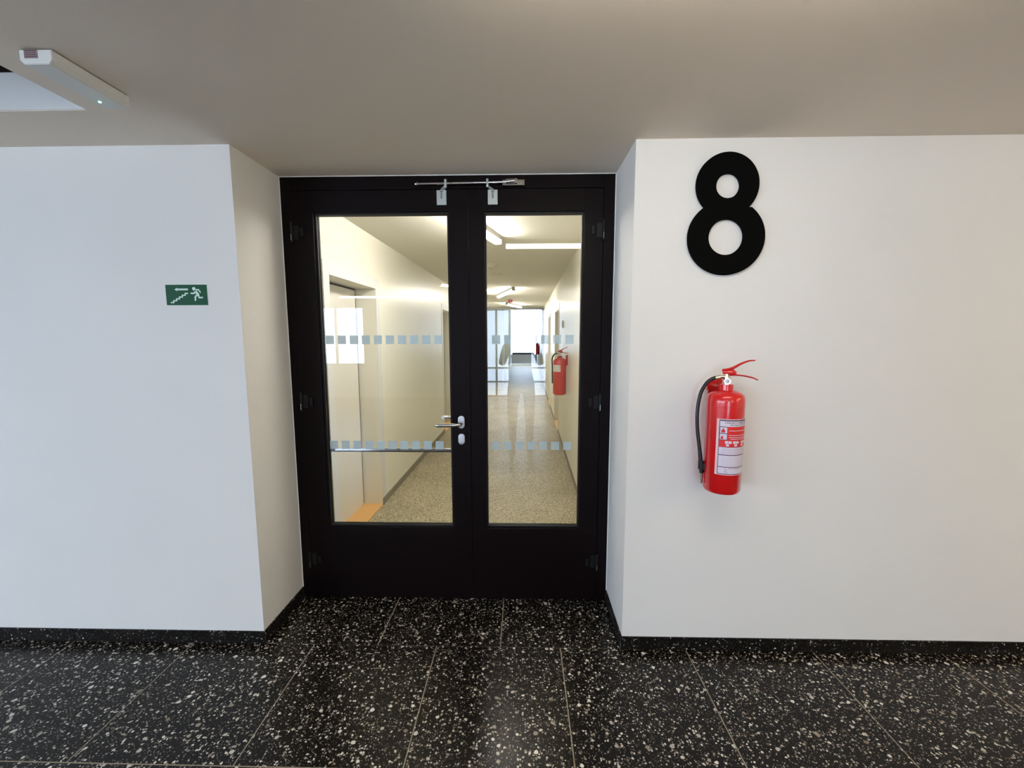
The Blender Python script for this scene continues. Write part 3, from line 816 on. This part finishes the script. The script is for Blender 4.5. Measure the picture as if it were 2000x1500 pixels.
patch(b, 290, 360, 390, 436, RB + .0018); patch(b, 312, 342, 362, 392, RB + .0018)
patch(b, 285, 335, 520, 556, RB + .0018); patch(b, 300, 322, 496, 522, RB + .0018)
obj('flame_symbol', b, LABRED, lab)

# second extinguisher on the corridor's right wall
ex2, P2, O2, dv2, nv2 = extinguisher('fire_extinguisher', 'red extinguisher on the corridor wall seen through the right glass', (CR - .092, 5.12, .80), True, math.radians(-94), math.radians(-8), RED2, False, .078)
hs2 = [O2 - dv2 * .030 + Vector((0, 0, .062)), O2 - dv2 * .062 + Vector((0, -.004, .054)), O2 - dv2 * .088 + Vector((0, .03, .0)), O2 - dv2 * .085 + Vector((0, .05, -.10)), O2 - dv2 * .083 + Vector((0, .05, -.30))]
obj('hose', MB().tube(hs2, .008, 12, 5), RUBBER, ex2, cor=True, smooth=True)
b = MB(); t = bmesh.new()
for i in range(9):
    a = math.radians(-175 + i * 11); 
    for z in (1.075, 1.155): t.verts.new((CR - .092 + .0788 * math.cos(a), 5.12 + .0788 * math.sin(a), z))
t.verts.ensure_lookup_table()
for i in range(8): t.faces.new((t.verts[2 * i], t.verts[2 * i + 2], t.verts[2 * i + 3], t.verts[2 * i + 1]))
b.add(t)
obj('label', b, paint('plain_label', (.75, .72, .68), .5, 0), ex2, cor=True, label='small pale label')
obj('wall_hanger', MB().box(CR - .02, CR, 5.09, 5.15, 1.15, 1.27), DARKRED, ex2, cor=True)
# third one, far down
ex3, P3, O3, dv3, nv3 = extinguisher('fire_extinguisher', 'tiny far extinguisher beside the bright window at the corridor end', (CR - .092, 16.4, .79), True, math.radians(-94), math.radians(-170), RED, False, .078)
obj('wall_hanger', MB().box(CR - .02, CR, 16.37, 16.43, 1.15, 1.26), DARKRED, ex3, cor=True)
for e_ in (ex, ex2, ex3): e_['group'] = 'wall mounted fire extinguishers'

# ------------------------------------------------------------------ lamps
def strip_lamp(name, label, c, ang, ln, mat, cor, group, z=H):
    t = thing(name, label, 'lamp', (c[0], c[1], z), cor=cor, group=group)
    d = Vector((math.sin(ang), math.cos(ang), 0)); C = Vector((c[0], c[1], 0))
    p0, p1 = C - d * ln / 2, C + d * ln / 2
    up = lambda p, zz: (p.x, p.y, zz)
    obj('housing', MB().obox(up(p0, z - .018), up(p1, z - .018), .056, .036, .002), GREYP, t, cor=cor)
    obj('diffuser', MB().obox(up(p0 + d * .02, z - .054), up(p1 - d * .02, z - .054), .052, .034, .010), mat, t, cor=cor)
    for p, s in ((p0, 1), (p1, -1)):
        obj('end_cap', MB().obox(up(p, z - .050), up(p + d * s * .019, z - .050), .064, .036, .002), GREYP, t, cor=cor)
    return t
G1 = 'strip lamps on the corridor ceiling'
strip_lamp('ceiling_lamp', 'glowing strip lamp nearest the door, cut by the centre stile', (-.40, 3.09), math.radians(15), 1.20, LAMPM, True, G1)
strip_lamp('ceiling_lamp', 'glowing strip lamp slanting up right, second along the corridor ceiling', (-.42, 8.05), math.radians(-15), 1.35, LAMPM, True, G1)
strip_lamp('ceiling_lamp', 'strip lamp farthest along the corridor ceiling, just above the window', (-.36, 11.3), math.radians(16), 1.20, LAMPM, True, G1)
G2 = 'strip lamps on the lobby ceiling'
strip_lamp('ceiling_lamp', 'lobby strip lamp mirrored as the long white line in the right glass', (.46, .835), PI / 2, 1.24, LAMPL, False, G2)
strip_lamp('ceiling_lamp', 'lobby strip lamp mirrored as the short slanted streak beside the centre stile', (-.84, -2.42), math.radians(-42), 1.25, LAMPL, False, G2)
strip_lamp('ceiling_lamp', 'lobby strip lamp mirrored above the bright window square in the left glass', (-3.05, -3.95), PI / 2, 1.2, LAMPL, False, G2)
strip_lamp('ceiling_lamp', 'added warm fill strip lamp, out of sight at the right', (3.5, .4), math.radians(20), 1.2, FILL_WARM, False, G2)  # unseen lamp added to warm the right end of the wall

def pendant(name, label, c, z, gm):  # unseen lamps, added to throw light up at the lobby ceiling
    t = thing(name, label, 'lamp', (c[0], c[1], H), group='added pendant fill lamps, unseen in the lobby')
    obj('canopy', MB().lathe([(0, -.03), (.05, -.025), (.06, 0), (0, 0)], (c[0], c[1], H), 24), WHITEP, t, smooth=True)
    obj('cord', MB().cyl((c[0], c[1], z + .06), (c[0], c[1], H - .02), .004, n=8), BLACKM, t)
    obj('fill_globe', MB().lathe([(0, -.14), (.08, -.12), (.14, -.06), (.16, 0), (.14, .045), (.06, .075), (0, .08)], (c[0], c[1], z), 24), gm, t, smooth=True)
pendant('fill_pendant', 'added pendant fill lamp, unseen in the lobby at the left', (-4.6, -.9), 1.85, FILL_GLOBE_L)
pendant('fill_pendant', 'added pendant fill lamp, unseen in the lobby at the right', (3.7, -1.0), 1.85, FILL_GLOBE)
pendant('fill_pendant', 'added pendant fill lamp, unseen in the lobby behind the viewer', (1.9, -2.4), 1.80, FILL_GLOBE)

# ------------------------------------------------------------------ small corridor things
for (x, y), lb_ in (((-.425, 5.10), 'round white ceiling disc nearer the door'), ((-.42, 5.85), 'round white ceiling disc farther along the corridor')):
    s_ = thing('smoke_detector', lb_, 'smoke detector', (x, y, H), cor=True, group='ceiling discs in the corridor')
    obj('base', MB().lathe([(0, -.010), (.085, -.010), (.090, 0), (0, 0)], (x, y, H), 32), CEIL_C, s_, cor=True, smooth=True)
    obj('sensor_dome', MB().lathe([(0, -.034), (.028, -.030), (.045, -.010), (0, -.010)], (x, y, H), 28), CEIL_C, s_, cor=True, smooth=True)
sw = thing('wall_switch', 'small white switch on the right corridor wall above the extinguisher', 'switch', (CR, 5.85, 1.61), cor=True)
obj('switch_plate', MB().box(CR - .010, CR, 5.80, 5.89, 1.60, 1.70, .002), WHITEP, sw, cor=True)
obj('rocker', MB().box(CR - .014, CR - .010, 5.82, 5.87, 1.62, 1.68, .001), WHITEP, sw, cor=True)
al = thing('alarm_box', 'small red box under the corridor ceiling above the far window', 'alarm', (-.40, 9.9, H), cor=True)
obj('housing', MB().box(-.45, -.35, 9.87, 9.93, H - .075, H, .004), RED2, al, cor=True)
obj('lens', MB().box(-.44, -.36, 9.862, 9.87, H - .06, H - .02, .003), DARKRED, al, cor=True)

# ------------------------------------------------------------------ the photographer, seen only as a reflection
SKIN = paint('skin', (.55, .36, .27), .5, 0)
JACKET = paint('dark_jacket', (.03, .03, .035), .8, .1, 300)
TROUSERS = paint('dark_trousers', (.022, .022, .028), .85, .1, 300)
SHOE = paint('black_shoe', (.012, .012, .012), .5)
HAIR = paint('dark_hair', (.03, .02, .015), .6, .2, 200)
def skin_mesh(verts, edges, radii, root=0, sub=2):
    me = bpy.data.meshes.new('s'); me.from_pydata(verts, edges, [])
    o = bpy.data.objects.new('s', me); COL.objects.link(o)
    m = o.modifiers.new('skin', 'SKIN'); m.use_smooth_shade = True
    for i, r in enumerate(radii):
        me.skin_vertices[0].data[i].radius = r if isinstance(r, tuple) else (r, r)
    me.skin_vertices[0].data[root].use_root = True
    s = o.modifiers.new('sub', 'SUBSURF'); s.levels = sub; s.render_levels = sub
    dg = bpy.context.evaluated_depsgraph_get(); dg.update()
    out_ = bpy.data.meshes.new_from_object(o.evaluated_get(dg))
    bpy.data.objects.remove(o); bpy.data.meshes.remove(me)
    b = MB(); b.bm.from_mesh(out_); bpy.data.meshes.remove(out_); return b
px, py = -.01, -.50
V = [(0, 0, .95), (0, .005, 1.10), (0, .0, 1.27), (0, 0, 1.38), (0, .005, 1.46), (0, .03, 1.545), (0, .045, 1.62), (0, .035, 1.70)]
Rr = [(.145, .105), (.125, .095), (.150, .105), (.120, .085), (.052, .052), (.068, .078), (.078, .094), (.055, .065)]
Ed = [(0, 1), (1, 2), (2, 3), (3, 4), (4, 5), (5, 6), (6, 7)]
for s in (-1, 1):
    n0 = len(V)
    V += [(s * .095, 0, .86), (s * .105, .015, .50), (s * .105, -.02, .12), (s * .108, .03, .045), (s * .125, .14, .032)]
    Rr += [.088, .062, .042, (.042, .040), (.038, .024)]
    Ed += [(0, n0), (n0, n0 + 1), (n0 + 1, n0 + 2), (n0 + 2, n0 + 3), (n0 + 3, n0 + 4)]
    n1 = len(V)
    V += [(s * .175, 0, 1.385), (s * .235, .05, 1.16), (s * .13, .32, 1.37), (s * .092, .42, 1.455)]
    Rr += [.058, .044, .032, .026]
    Ed += [(3, n1), (n1, n1 + 1), (n1 + 1, n1 + 2), (n1 + 2, n1 + 3)]
V = [(x + px, y + py, z) for x, y, z in V]
pe = thing('person', 'person in dark clothes holding up a phone, mirrored as a silhouette in the glass', 'person', (px, py, 0))
body = skin_mesh(V, Ed, Rr)
bo = obj('body', body, SKIN, pe, smooth=True)
me = bo.data
for m_ in (JACKET, TROUSERS, SHOE): me.materials.append(m_)
for p_ in me.polygons:
    c = W[pe.name] @ p_.center
    if c.z < .085: p_.material_index = 3
    elif c.z < .95 and c.y < py + .2: p_.material_index = 2
    elif c.z < 1.475 and c.y < -.125: p_.material_index = 1
hd = Vector((px, py + .04, 1.62))
t = bmesh.new(); bmesh.ops.create_uvsphere(t, u_segments=24, v_segments=16, radius=1)
for v in t.verts:
    v.co = Vector((v.co.x * .090, v.co.y * .106, v.co.z * .112))
bmesh.ops.delete(t, geom=[v for v in t.verts if v.co.y > .035 and v.co.z < .055 or v.co.z < -.07], context='VERTS')
bmesh.ops.translate(t, verts=t.verts[:], vec=hd + Vector((0, -.008, .03)))
obj('hair', t, HAIR, pe, smooth=True)
for s in (-1, 1):
    obj('eye', MB().lathe([(0, -.011), (.008, -.008), (.011, 0), (.008, .008), (0, .011)], (px + s * .031, py + .128, 1.625), 14), WHITEP, pe, smooth=True)
    obj('ear', MB().tube([(px + s * .083, py + .035, 1.59), (px + s * .094, py + .025, 1.62), (px + s * .086, py + .03, 1.65)], [.008, .013, .008], 8, 4), SKIN, pe, smooth=True)
obj('nose', MB().tube([(px, py + .128, 1.63), (px, py + .150, 1.60), (px, py + .132, 1.588)], [.007, .013, .008], 10, 4), SKIN, pe, smooth=True)
obj('mouth', MB().tube([(px - .022, py + .118, 1.562), (px, py + .127, 1.560), (px + .022, py + .118, 1.562)], .005, 8, 3), paint('lips', (.42, .16, .14), .5, 0), pe, smooth=True)
for s in (-1, 1):
    hb_ = Vector((px + s * .088, -.075, 1.462))
    palm = skin_mesh([hb_ + Vector((0, -.03, -.012)), hb_ + Vector((-s * .002, .0, .012)), hb_ + Vector((-s * .004, .015, .040))], [(0, 1), (1, 2)], [(.026, .018), (.040, .016), (.038, .014)], 0, 2)
    obj('palm', palm, SKIN, pe, smooth=True)
    for k, ln in enumerate((.060, .068, .064, .050)):
        a0 = hb_ + Vector((s * .002, .018, .046 - k * .019))
        obj('finger', MB().tube([a0, a0 + Vector((-s * .006, .020, .006)), a0 + Vector((-s * .022, .030, .006)), a0 + Vector((-s * ln * .62, .033, .004))], [.0095, .0092, .0085, .0070], 10, 4), SKIN, pe, smooth=True)
    a0 = hb_ + Vector((-s * .012, -.012, .002))
    obj('thumb', MB().tube([a0, a0 + Vector((-s * .018, .010, .018)), a0 + Vector((-s * .040, .022, .030))], [.0125, .0105, .0085], 10, 4), SKIN, pe, smooth=True)
ph = thing('phone', 'dark phone held up in both hands by the mirrored person', 'phone', (0, -.0425, 1.46))
obj('casing', MB().box(-.062, .062, -.050, -.041, 1.462, 1.538, .003), BLACKM, ph)
obj('screen', MB().box(-.056, .056, -.0508, -.050, 1.467, 1.533), paint('phone_glass', (.02, .02, .025), .08, 0), ph)
obj('lens', MB().cyl((0, -.041, 1.5), (0, -.0395, 1.5), .006, n=18), BLACKM, ph)
